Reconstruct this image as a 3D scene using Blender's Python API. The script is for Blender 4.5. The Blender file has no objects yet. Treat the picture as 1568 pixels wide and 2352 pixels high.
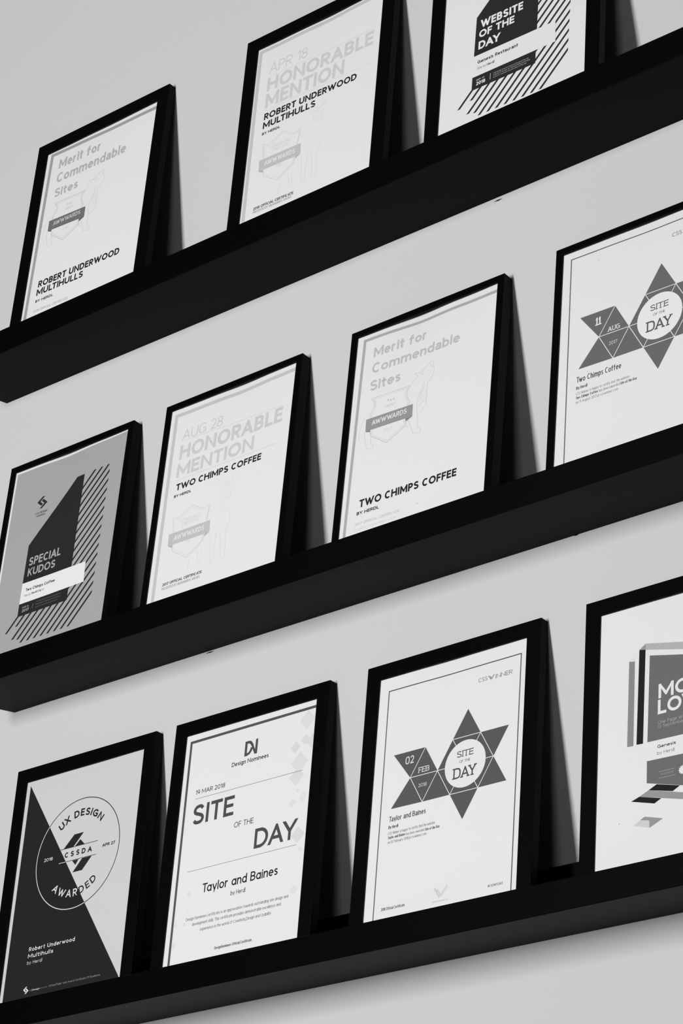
import bpy, bmesh, math
from mathutils import Matrix, Vector

# ------------------------------------------------------------------ camera
SC = bpy.context.scene
COL = SC.collection
CAM = (1.4139, -2.1902, -0.3673)
YAW, PITCH, ROLL, FPX = -0.6780, 0.3405, -0.0700, 5960.06
cy, sy = math.cos(YAW), math.sin(YAW)
cp, sp = math.cos(PITCH), math.sin(PITCH)
fwd = Vector((sy * cp, cy * cp, sp))
rgt = Vector((cy, -sy, 0))
upv = rgt.cross(fwd)
cr, sr = math.cos(ROLL), math.sin(ROLL)
cam_x, cam_y = cr * rgt + sr * upv, -sr * rgt + cr * upv
cam = bpy.data.objects.new('camera', bpy.data.cameras.new('camera'))
COL.objects.link(cam)
m3 = Matrix((cam_x, cam_y, -fwd)).transposed()
cam.matrix_world = Matrix.Translation(CAM) @ m3.to_4x4()
cam.data.sensor_fit = 'HORIZONTAL'
cam.data.sensor_width = 36
cam.data.lens = FPX * 36 / 1568
cam.data.clip_start = 0.05
SC.camera = cam

# ------------------------------------------------------------------ light
SC.view_settings.view_transform = 'Standard'
SC.view_settings.look = 'None'
SC.view_settings.exposure = 0.0
SC.view_settings.gamma = 1.0
SC.view_settings.use_curve_mapping = False
world = bpy.data.worlds.new('room_ambient')
SC.world = world
world.use_nodes = True
world.node_tree.nodes['Background'].inputs[0].default_value = (1, 1, 1, 1)
world.node_tree.nodes['Background'].inputs[1].default_value = 0.018


def area(name, loc, aim, sx, sz, watt):
    d = bpy.data.lights.new(name, 'AREA')
    d.shape = 'RECTANGLE'
    d.size, d.size_y, d.energy = sx, sz, watt
    o = bpy.data.objects.new(name, d)
    o.location = loc
    o.rotation_euler = (Vector(aim) - Vector(loc)).to_track_quat('-Z', 'Y').to_euler()
    COL.objects.link(o)


# a tall narrow window across the room, and a dimmer one further right
area('window_daylight', (-0.64, -4.0, 0.46), (-0.64, 0, 0.46), 0.46, 1.5, 153)
area('far_window_daylight', (1.15, -4.0, 0.5), (1.15, 0, 0.5), 1.0, 1.2, 13)


# ------------------------------------------------------------------ materials
def lin(g):
    g /= 255.0
    return g / 12.92 if g <= 0.04045 else ((g + 0.055) / 1.055) ** 2.4


MATS = {}


def mat(name, col, rough=0.6, spec=0.3, bump=0.0, bscale=300, vary=0.0):
    if name in MATS:
        return MATS[name]
    m = bpy.data.materials.new(name)
    m.use_nodes = True
    nt = m.node_tree
    b = nt.nodes['Principled BSDF']
    b.inputs['Base Color'].default_value = (col, col, col, 1)
    b.inputs['Roughness'].default_value = rough
    b.inputs['Specular IOR Level'].default_value = spec
    if bump or vary:
        tc = nt.nodes.new('ShaderNodeTexCoord')
        nz = nt.nodes.new('ShaderNodeTexNoise')
        nz.inputs['Scale'].default_value = bscale
        nz.inputs['Detail'].default_value = 4
        nt.links.new(tc.outputs['Object'], nz.inputs['Vector'])
        if bump:
            bp = nt.nodes.new('ShaderNodeBump')
            bp.inputs['Strength'].default_value = bump
            bp.inputs['Distance'].default_value = 0.0006
            nt.links.new(nz.outputs['Fac'], bp.inputs['Height'])
            nt.links.new(bp.outputs['Normal'], b.inputs['Normal'])
        if vary:
            mr = nt.nodes.new('ShaderNodeMapRange')
            mr.inputs['To Min'].default_value = col * (1 - vary)
            mr.inputs['To Max'].default_value = col * (1 + vary)
            nt.links.new(nz.outputs['Fac'], mr.inputs['Value'])
            nt.links.new(mr.outputs['Result'], b.inputs['Base Color'])
    MATS[name] = m
    return m


PAPER = 0.87
M_WALL = mat('painted_plaster', 0.595, 0.9, 0.1, bump=0.25, bscale=420, vary=0.03)
M_LEDGE = mat('black_ledge_foil', 0.0012, 0.5, 0.03, bump=0.05, bscale=900)
M_FRAME = mat('black_frame_wood', 0.0015, 0.5, 0.05)
M_BACK = mat('hardboard', 0.02, 0.8, 0.1)
M_SCUFF = mat('dark_scuff', 0.012, 0.8, 0.1)


def ink(g):
    return mat('paper_stock_%d' % g if g > 223 else 'printed_grey_%d' % g, PAPER * lin(g) / lin(228), 0.75, 0.12)


def glass_mat():
    m = bpy.data.materials.new('clear_glazing')
    m.use_nodes = True
    nt = m.node_tree
    nt.nodes.clear()
    out = nt.nodes.new('ShaderNodeOutputMaterial')
    mx = nt.nodes.new('ShaderNodeMixShader')
    mx.inputs[0].default_value = 0.035
    tr = nt.nodes.new('ShaderNodeBsdfTransparent')
    gl = nt.nodes.new('ShaderNodeBsdfGlossy')
    gl.inputs['Roughness'].default_value = 0.03
    nt.links.new(tr.outputs[0], mx.inputs[1])
    nt.links.new(gl.outputs[0], mx.inputs[2])
    nt.links.new(mx.outputs[0], out.inputs[0])
    return m


M_GLASS = glass_mat()


# ------------------------------------------------------------------ helpers
def mesh_obj(name, bm, mats, parent=None, loc=None):
    me = bpy.data.meshes.new(name)
    bm.to_mesh(me)
    bm.free()
    for m in mats if isinstance(mats, (list, tuple)) else [mats]:
        me.materials.append(m)
    o = bpy.data.objects.new(name, me)
    COL.objects.link(o)
    if parent:
        o.parent = parent
    if loc:
        o.location = loc
    return o


def box_bm(x0, x1, y0, y1, z0, z1, bev=0.0):
    bm = bmesh.new()
    bmesh.ops.create_cube(bm, size=1)
    for v in bm.verts:
        v.co = Vector(((x0, x1)[v.co.x > 0], (y0, y1)[v.co.y > 0], (z0, z1)[v.co.z > 0]))
    if bev:
        bmesh.ops.bevel(bm, geom=list(bm.edges), offset=bev, segments=2, profile=0.6, affect='EDGES')
    return bm


def tag(o, label=None, cat=None, group=None, kind=None):
    if label: o['label'] = label
    if cat: o['category'] = cat
    if group: o['group'] = group
    if kind: o['kind'] = kind


# ------------------------------------------------------------------ setting
wall = mesh_obj('wall_back', box_bm(-3.2, 2.6, 0.0, 0.12, -1.57, 2.1), M_WALL)
tag(wall, 'pale plain painted wall behind the ledges', 'wall', kind='structure')
floor = mesh_obj('floor', box_bm(-3.2, 2.6, -5.0, 0.12, -1.69, -1.57), mat('floor_boards', 0.12, 0.5, 0.3, bump=0.1, bscale=40, vary=0.2))
tag(floor, 'dull wooden floor below the wall', 'floor', kind='structure')
SCUFFS = [[(-0.0973, 0.9309), (-0.0917, 0.9318), (-0.0856, 0.9312), (-0.0912, 0.9304)], [(-0.5708, 0.5121), (-0.5642, 0.513), (-0.5571, 0.5125), (-0.5637, 0.5117)], [(-0.0356, 0.5137), (-0.0327, 0.5143), (-0.0296, 0.514), (-0.0325, 0.5134)]]
for pts in SCUFFS:
    bm = bmesh.new()
    lo = [bm.verts.new((x, -0.00005, z)) for x, z in pts]
    hi = [bm.verts.new((x, -0.0006, z)) for x, z in pts]
    n = len(pts)
    bm.faces.new(hi)
    bm.faces.new(lo[::-1])
    for i in range(n):
        bm.faces.new((lo[i], lo[(i + 1) % n], hi[(i + 1) % n], hi[i]))
    bmesh.ops.recalc_face_normals(bm, faces=bm.faces)
    o = mesh_obj('scuff_mark', bm, M_SCUFF, wall)
    o['label'] = 'small dark chipped mark in the paint just under a ledge'

# ------------------------------------------------------------------ picture ledges
LEDGE_X0, LEDGE_LEN, LEDGE_D = -0.8998, 1.15, 0.1195
BOARD_T = 0.015
LEDGE_Z = (0.9349, 0.5142, 0.0958)
LEDGE_LABEL = ('long black picture ledge, topmost of three, holding the frames cut by the top photo edge',
               'long black picture ledge in the middle, holding the grey striped poster',
               'long black picture ledge, lowest of three, holding the half dark circle poster')
for z, lab in zip(LEDGE_Z, LEDGE_LABEL):
    led = bpy.data.objects.new('picture_ledge', None)
    led.location = (LEDGE_X0, 0, z)
    COL.objects.link(led)
    tag(led, lab, 'ledge', 'black picture ledges on the wall')
    mesh_obj('back_panel', box_bm(0, LEDGE_LEN, -0.0120, -0.0002, BOARD_T, 0.0703, 0.0006), M_LEDGE, led)
    mesh_obj('bottom_board', box_bm(0, LEDGE_LEN, -LEDGE_D + 0.01202, -0.0002, 0, BOARD_T), M_LEDGE, led)
    lip = box_bm(0, LEDGE_LEN, -LEDGE_D, -LEDGE_D + 0.0120, 0, 0.0309)
    bmesh.ops.bevel(lip, geom=[e for e in lip.edges if max(v.co.y for v in e.verts) < -LEDGE_D + 0.001], offset=0.0007, segments=2, profile=0.6, affect='EDGES')
    mesh_obj('front_lip', lip, M_LEDGE, led)

# ------------------------------------------------------------------ drawn lettering
# each glyph: (width, strokes); y 0..1 is the cap height, .72 the x-height, -.27 the descender
# M straight pieces, C smooth curve, E ellipse arc (cx cy rx ry a0 a1)
XH = 0.72
BOWL = 'E .5 .36 .5 .36 0 360'
SC_ = 'C .93 .84 .75 .97 .5 1 .2 .94 .04 .76 .16 .6 .5 .51 .86 .4 .98 .23 .82 .05 .5 0 .22 .03 .03 .15'
GL = {
    'A': (.74, 'M 0 0 .5 1;M .5 1 1 0;M .2 .3 .8 .3'),
    'B': (.6, 'M 0 0 0 1;M 0 1 .55 1;E .5 .76 .43 .24 90 -90;M 0 .52 .55 .52;E .5 .26 .5 .26 90 -90;M 0 0 .55 0'),
    'C': (.68, 'E .56 .5 .56 .5 48 312'),
    'D': (.7, 'M 0 0 0 1;M 0 1 .4 1;M 0 0 .4 0;E .38 .5 .62 .5 90 -90'),
    'E': (.52, 'M 0 0 0 1;M 0 1 1 1;M 0 .52 .9 .52;M 0 0 1 0'),
    'F': (.5, 'M 0 0 0 1;M 0 1 1 1;M 0 .5 .88 .5'),
    'G': (.74, 'E .53 .5 .53 .5 46 322;M .6 .47 1 .47;M 1 .47 1 .12'),
    'H': (.7, 'M 0 0 0 1;M 1 0 1 1;M 0 .52 1 .52'),
    'I': (0, 'M .5 0 .5 1'),
    'J': (.4, 'M 1 1 1 .3;E .5 .3 .5 .3 360 200'),
    'K': (.62, 'M 0 0 0 1;M .05 .42 .95 1;M .3 .6 1 0'),
    'L': (.5, 'M 0 0 0 1;M 0 0 1 0'),
    'M': (.86, 'M 0 0 0 1;M 0 1 .5 .2;M .5 .2 1 1;M 1 1 1 0'),
    'N': (.72, 'M 0 0 0 1;M 0 1 1 0;M 1 0 1 1'),
    'O': (.82, 'E .5 .5 .5 .5 0 360'),
    'P': (.57, 'M 0 0 0 1;M 0 1 .5 1;E .48 .73 .52 .27 90 -90;M 0 .46 .5 .46'),
    'Q': (.82, 'E .5 .5 .5 .5 0 360;M .6 .25 1 -.05'),
    'R': (.6, 'M 0 0 0 1;M 0 1 .5 1;E .48 .73 .5 .27 90 -90;M 0 .46 .5 .46;M .45 .46 1 0'),
    'S': (.6, SC_),
    'T': (.6, 'M 0 1 1 1;M .5 0 .5 1'),
    'U': (.68, 'M 0 1 0 .36;E .5 .36 .5 .36 180 360;M 1 1 1 .36'),
    'V': (.72, 'M 0 1 .5 0;M .5 0 1 1'),
    'W': (1.08, 'M 0 1 .27 0;M .27 0 .5 .92;M .5 .92 .73 0;M .73 0 1 1'),
    'X': (.68, 'M 0 1 1 0;M 0 0 1 1'),
    'Y': (.68, 'M 0 1 .5 .45;M 1 1 .5 .45;M .5 .45 .5 0'),
    'Z': (.6, 'M 0 1 1 1;M 1 1 0 0;M 0 0 1 0'),
    '0': (.6, 'E .5 .5 .5 .5 0 360'),
    '1': (.3, 'M 1 0 1 1;M .95 1 .1 .8'),
    '2': (.54, 'C .03 .8 .2 .96 .5 1 .82 .94 .96 .74 .84 .5 .5 .24 .05 0;M .05 0 1 0'),
    '3': (.52, 'C .05 .9 .5 1 .92 .78 .5 .53;C .5 .53 1 .28 .5 0 .02 .1'),
    '4': (.6, 'M .75 0 .75 1;M .75 1 0 .27;M 0 .27 1 .27'),
    '5': (.52, 'M .95 1 .15 1;M .15 1 .1 .55;C .1 .55 .5 .64 1 .33 .5 0 .02 .1'),
    '6': (.56, 'E .5 .32 .5 .32 0 360;C 0 .32 .1 .7 .6 1'),
    '7': (.54, 'M 0 1 1 1;M 1 1 .3 0'),
    '8': (.56, 'E .5 .76 .42 .24 0 360;E .5 .26 .5 .26 0 360'),
    '9': (.56, 'E .5 .68 .5 .32 0 360;C 1 .68 .9 .3 .4 0'),
    'a': (.5, 'M 1 0 1 .45;C 1 .45 .9 .66 .55 .72 .25 .7 .06 .6;C 1 .42 .5 .41 .14 .34 0 .2 .14 .04 .42 0 .8 .08 1 .22'),
    'b': (.56, 'M 0 0 0 1;' + BOWL), 'd': (.56, 'M 1 0 1 1;' + BOWL),
    'c': (.5, 'E .56 .36 .56 .36 48 312'),
    'e': (.55, 'E .5 .36 .5 .36 0 318;M 0 .37 1 .37'),
    'f': (.44, 'M .33 0 .33 .78;C .33 .76 .38 .93 .62 1 1 1;M 0 .72 .9 .72'),
    'g': (.56, BOWL + ';M 1 .72 1 -.06;C 1 -.06 .85 -.24 .5 -.27 .1 -.2'),
    'h': (.52, 'M 0 0 0 1;M 1 0 1 .42;C 1 .42 .9 .65 .55 .72 .2 .64 0 .45'),
    'i': (0, 'M .5 0 .5 .72;M .5 .94 .5 .95'),
    'j': (0, 'M .5 .72 .5 -.27;M .5 .94 .5 .95'),
    'k': (.5, 'M 0 0 0 1;M .05 .3 .95 .72;M .3 .42 1 0'),
    'l': (0, 'M .5 0 .5 1'),
    'm': (.86, 'M 0 0 0 .72;M .5 0 .5 .45;M 1 0 1 .45;C 0 .45 .12 .66 .28 .72 .44 .65 .5 .45;C .5 .45 .62 .66 .78 .72 .94 .65 1 .45'),
    'n': (.52, 'M 0 0 0 .72;M 1 0 1 .42;C 1 .42 .9 .65 .55 .72 .2 .64 0 .45'),
    'o': (.58, BOWL),
    'p': (.56, 'M 0 -.27 0 .72;' + BOWL), 'q': (.56, 'M 1 -.27 1 .72;' + BOWL),
    'r': (.39, 'M 0 0 0 .72;C 0 .42 .25 .64 .6 .71 1 .7'),
    's': (.43, 'C .92 .6 .75 .7 .5 .72 .2 .68 .05 .55 .2 .43 .5 .37 .85 .29 .97 .16 .8 .03 .5 0 .22 .02 .03 .1'),
    't': (.38, 'M .4 .93 .4 .22;C .4 .22 .5 .03 .72 0 1 .03;M 0 .72 1 .72'),
    'u': (.52, 'M 0 .72 0 .3;M 1 .72 1 0;C 0 .3 .1 .06 .45 0 .8 .08 1 .27'),
    'v': (.54, 'M 0 .72 .5 0;M .5 0 1 .72'),
    'w': (.82, 'M 0 .72 .27 0;M .27 0 .5 .66;M .5 .66 .73 0;M .73 0 1 .72'),
    'x': (.52, 'M 0 .72 1 0;M 0 0 1 .72'),
    'y': (.54, 'M 0 .72 .52 0;M 1 .72 .36 -.27'),
    'z': (.46, 'M 0 .72 1 .72;M 1 .72 0 0;M 0 0 1 0'),
    '.': (0, 'M .5 0 .5 .01'), ',': (.1, 'M .8 .05 .2 -.14'),
    '#': (.6, 'M .2 0 .4 1;M .6 0 .8 1;M 0 .32 .95 .32;M .05 .68 1 .68'),
}
# single-storey a for the geometric face
GLJ = {'a': (.56, 'M 1 0 1 .72;' + BOWL), 't': (.3, 'M .45 .95 .45 0;M 0 .72 1 .72')}
SERIFS = {'A': 'bb', 'S': '', 'O': '', 'U': 'tt', 'G': '', 'C': ''}


def clip_y(poly, lo, hi):
    for sgn, lim in ((1, lo), (-1, -hi)):
        out = []
        for i in range(len(poly)):
            a, b = poly[i], poly[(i + 1) % len(poly)]
            da, db = sgn * a[1] - lim, sgn * b[1] - lim
            if da >= 0:
                out.append(a)
            if (da > 0) != (db > 0) and da != db:
                t = da / (da - db)
                out.append((a[0] + t * (b[0] - a[0]), a[1] + t * (b[1] - a[1])))
        poly = out
        if len(poly) < 3:
            return []
    return poly


def catmull(pts, n):
    if len(pts) < 3:
        return pts
    P = [pts[0]] + pts + [pts[-1]]
    out = []
    for i in range(1, len(P) - 2):
        p0, p1, p2, p3 = P[i - 1], P[i], P[i + 1], P[i + 2]
        for k in range(n):
            t = k / n
            out.append(tuple(0.5 * (2 * p1[j] + (p2[j] - p0[j]) * t + (2 * p0[j] - 5 * p1[j] + 4 * p2[j] - p3[j]) * t * t
                                    + (3 * p1[j] - p0[j] - 3 * p2[j] + p3[j]) * t ** 3) for j in (0, 1)))
    out.append(pts[-1])
    return out


def ribbon(pts, w, closed=False):
    """quads of a constant-width band along pts"""
    n = len(pts)
    L, R = [], []
    for i in range(n):
        if closed:
            a, b = pts[(i - 1) % n], pts[(i + 1) % n]
        else:
            a, b = pts[max(0, i - 1)], pts[min(n - 1, i + 1)]
        p = pts[i]
        if not closed and 0 < i < n - 1 or closed:
            d1 = Vector((p[0] - a[0], p[1] - a[1])).normalized()
            d2 = Vector((b[0] - p[0], b[1] - p[1])).normalized()
            t = d1 + d2
            if t.length < 1e-6:
                t = d1
            t.normalize()
            s = min(2.0, 1 / max(0.3, t.dot(d1)))
        else:
            t = Vector((b[0] - a[0], b[1] - a[1])).normalized()
            s = 1
        nx, ny = -t.y * w / 2 * s, t.x * w / 2 * s
        L.append((p[0] + nx, p[1] + ny))
        R.append((p[0] - nx, p[1] - ny))
    m = n if closed else n - 1
    return [[L[i], R[i], R[(i + 1) % n], L[(i + 1) % n]] for i in range(m)]


def glyph_polys(ch, k, w, sty, fine):
    W, strokes = (GLJ.get(ch) if 'j' in sty and ch in GLJ else GL.get(ch, (.4, '')))
    W = max(w, W * k + (w if W == 0 else 0))
    low = ch.islower() or ch in '.,'
    small = ch in 'acemnorsuvwxzgpqy'

    def mp(x, y):
        X = w / 2 + x * (W - w)
        if low:
            if y < 0: Y = w / 2 + y * (0.27 - 0.0) / 0.27
            elif y <= XH: Y = w / 2 + y / XH * (XH - w)
            else: Y = XH - w / 2 + (y - XH) / (1 - XH) * (1 - XH)
            if y > XH: Y = min(Y, 1 - w / 2)
        else:
            Y = w / 2 + y * (1 - w)
        return X, Y
    polys = []
    for st in filter(None, strokes.split(';')):
        f = st.split()
        v = [float(q) for q in f[1:]]
        if f[0] == 'M':
            raw = list(zip(v[0::2], v[1::2]))
            a, b = mp(*raw[0]), mp(*raw[1])
            d = Vector((b[0] - a[0], b[1] - a[1]))
            if d.length < 1e-6:
                d = Vector((0, 1))
            diag = abs(d.x) > 1e-3 and abs(d.y) > 1e-3
            d.normalize()
            e = w * (0.9 if diag else 0.5)
            a2 = (a[0] - d.x * e, a[1] - d.y * e)
            b2 = (b[0] + d.x * e, b[1] + d.y * e)
            nx, ny = -d.y * w / 2, d.x * w / 2
            q = [(a2[0] + nx, a2[1] + ny), (a2[0] - nx, a2[1] - ny), (b2[0] - nx, b2[1] - ny), (b2[0] + nx, b2[1] + ny)]
            if diag:
                ys = sorted((a[1], b[1]))
                q = clip_y(q, ys[0] - w / 2, ys[1] + w / 2)
                for pr, pm, other in ((raw[0], a, b), (raw[1], b, a)):      # trim where two strokes meet
                    if 0.02 < pr[0] < 0.98 and q and ch in 'AVWMYvwy':
                        q = [(p[1], p[0]) for p in q]
                        if other[0] < pm[0]:
                            q = clip_y(q, -9, pm[0] + w * .02)
                        else:
                            q = clip_y(q, pm[0] - w * .02, 9)
                        q = [(p[1], p[0]) for p in q]
                if ch in 'RKkMN1':
                    xs = [p[0] for p in q]
                    q = [(min(max(p[0], 0), W), p[1]) for p in q]
            if q:
                polys.append(q)
            if 'z' in sty and ch not in SERIFS and abs(d.x) < 0.3:
                for p in (a, b):
                    if p[1] < w or (p[1] > 1 - w and ch != '1'):
                        s = w * 1.25
                        y0 = 0 if p[1] < .5 else 1 - w * .8
                        polys.append([(p[0] - s, y0), (p[0] + s, y0), (p[0] + s, y0 + w * .8), (p[0] - s, y0 + w * .8)])
            elif 'z' in sty and ch in 'AYVWU' and abs(d.y) > .3:
                for p in (a, b):
                    if (p[1] < w and ch in 'AY') or (p[1] > 1 - w and ch in 'YVWU'):
                        s = w * 1.1
                        y0 = 0 if p[1] < .5 else 1 - w * .8
                        polys.append([(p[0] - s, y0), (p[0] + s, y0), (p[0] + s, y0 + w * .8), (p[0] - s, y0 + w * .8)])
        elif f[0] == 'E':
            cx, cy_, rx, ry, a0, a1 = v
            n = max(3, int(abs(a1 - a0) / 360 * fine))
            full = abs(a1 - a0) >= 360
            pts = []
            for i in range(n if full else n + 1):
                a = math.radians(a0 + (a1 - a0) * i / n)
                ca, sa = math.cos(a), math.sin(a)
                if 'z' in sty:      # squared-off bowls of the slab face
                    ca = math.copysign(abs(ca) ** .7, ca)
                    sa = math.copysign(abs(sa) ** .7, sa)
                pts.append(mp(cx + rx * ca, cy_ + ry * sa))
            polys += ribbon(pts, w, full)
        else:
            raw = [mp(*p) for p in zip(v[0::2], v[1::2])]
            polys += ribbon(catmull(raw, 2 if fine < 16 else 4), w)
    return polys, W


def advance(ch, k, w, sty):
    if ch == ' ':
        return 0.24 * k, 0
    W = (GLJ.get(ch) if 'j' in sty and ch in GLJ else GL.get(ch, (.4, '')))[0]
    return max(w, W * k + (w if W == 0 else 0)), 1


def gap_of(k, w, sty):
    return (0.065 * k + 0.03) * (1.9 if 's' in sty else 1)


def kern(a, b):
    if a + b in ('AW', 'WA', 'AY', 'LT', 'To', 'Tw', 'Ta', 'AT', 'LL', 'RA', 'DA', 'OV', 'LO'):
        return {'LL': 0, 'RA': -.02, 'DA': -.05, 'OV': -.05, 'LO': -.03}.get(a + b, -.11)
    return 0


def text_polys(text, width, h, wt, sty):
    """polygons of one line, left baseline at (0,0), fitted to the given width"""
    def total(k):
        t, prev = 0, ''
        for i, ch in enumerate(text):
            t += advance(ch, k, wt, sty)[0]
            if i < len(text) - 1:
                t += gap_of(k, wt, sty) + kern(ch, text[i + 1]) * k
        return t * h
    lo, hi = 0.15, 4.0
    for _ in range(40):
        mid = (lo + hi) / 2
        if total(mid) < width: lo = mid
        else: hi = mid
    k = lo
    fine = 28 if h > 8 else (18 if h > 3.5 else 12)
    x, out = 0, []
    for i, ch in enumerate(text):
        a, vis = advance(ch, k, wt, sty)
        if vis:
            for q in glyph_polys(ch, k, wt, sty, fine)[0]:
                out.append([((p[0] + x) * h, p[1] * h) for p in q])
        x += a + gap_of(k, wt, sty) + (kern(ch, text[i + 1]) * k if i < len(text) - 1 else 0)
    return out


def arc_text(text, cx, cy_, r, a0, a1, h, wt, inward):
    span = abs(math.radians(a1 - a0)) * r / h
    gaps = len(text) - 1
    k = (span - (0.4 if inward else 0.14) * gaps) / sum(advance(ch, 1, wt, '')[0] for ch in text)
    widths = [advance(ch, k, wt, '')[0] for ch in text]
    gap = (span - sum(widths)) / max(1, gaps)
    out, s = [], 0
    for ch, wd in zip(text, widths):
        mid = s + wd / 2
        sgn = 1 if inward else -1
        a = math.radians(a0) + sgn * mid * h / r
        rot = a + (math.pi / 2 if inward else -math.pi / 2)
        bx, by = cx + r * math.cos(a), cy_ + r * math.sin(a)
        c_, s_ = math.cos(rot), math.sin(rot)
        if ch != ' ':
            for q in glyph_polys(ch, k, wt, '', 28)[0]:
                out.append([(bx + (p[0] - wd / 2) * h * c_ - p[1] * h * s_, by + (p[0] - wd / 2) * h * s_ + p[1] * h * c_) for p in q])
        s += wd + gap
    return out


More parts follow.
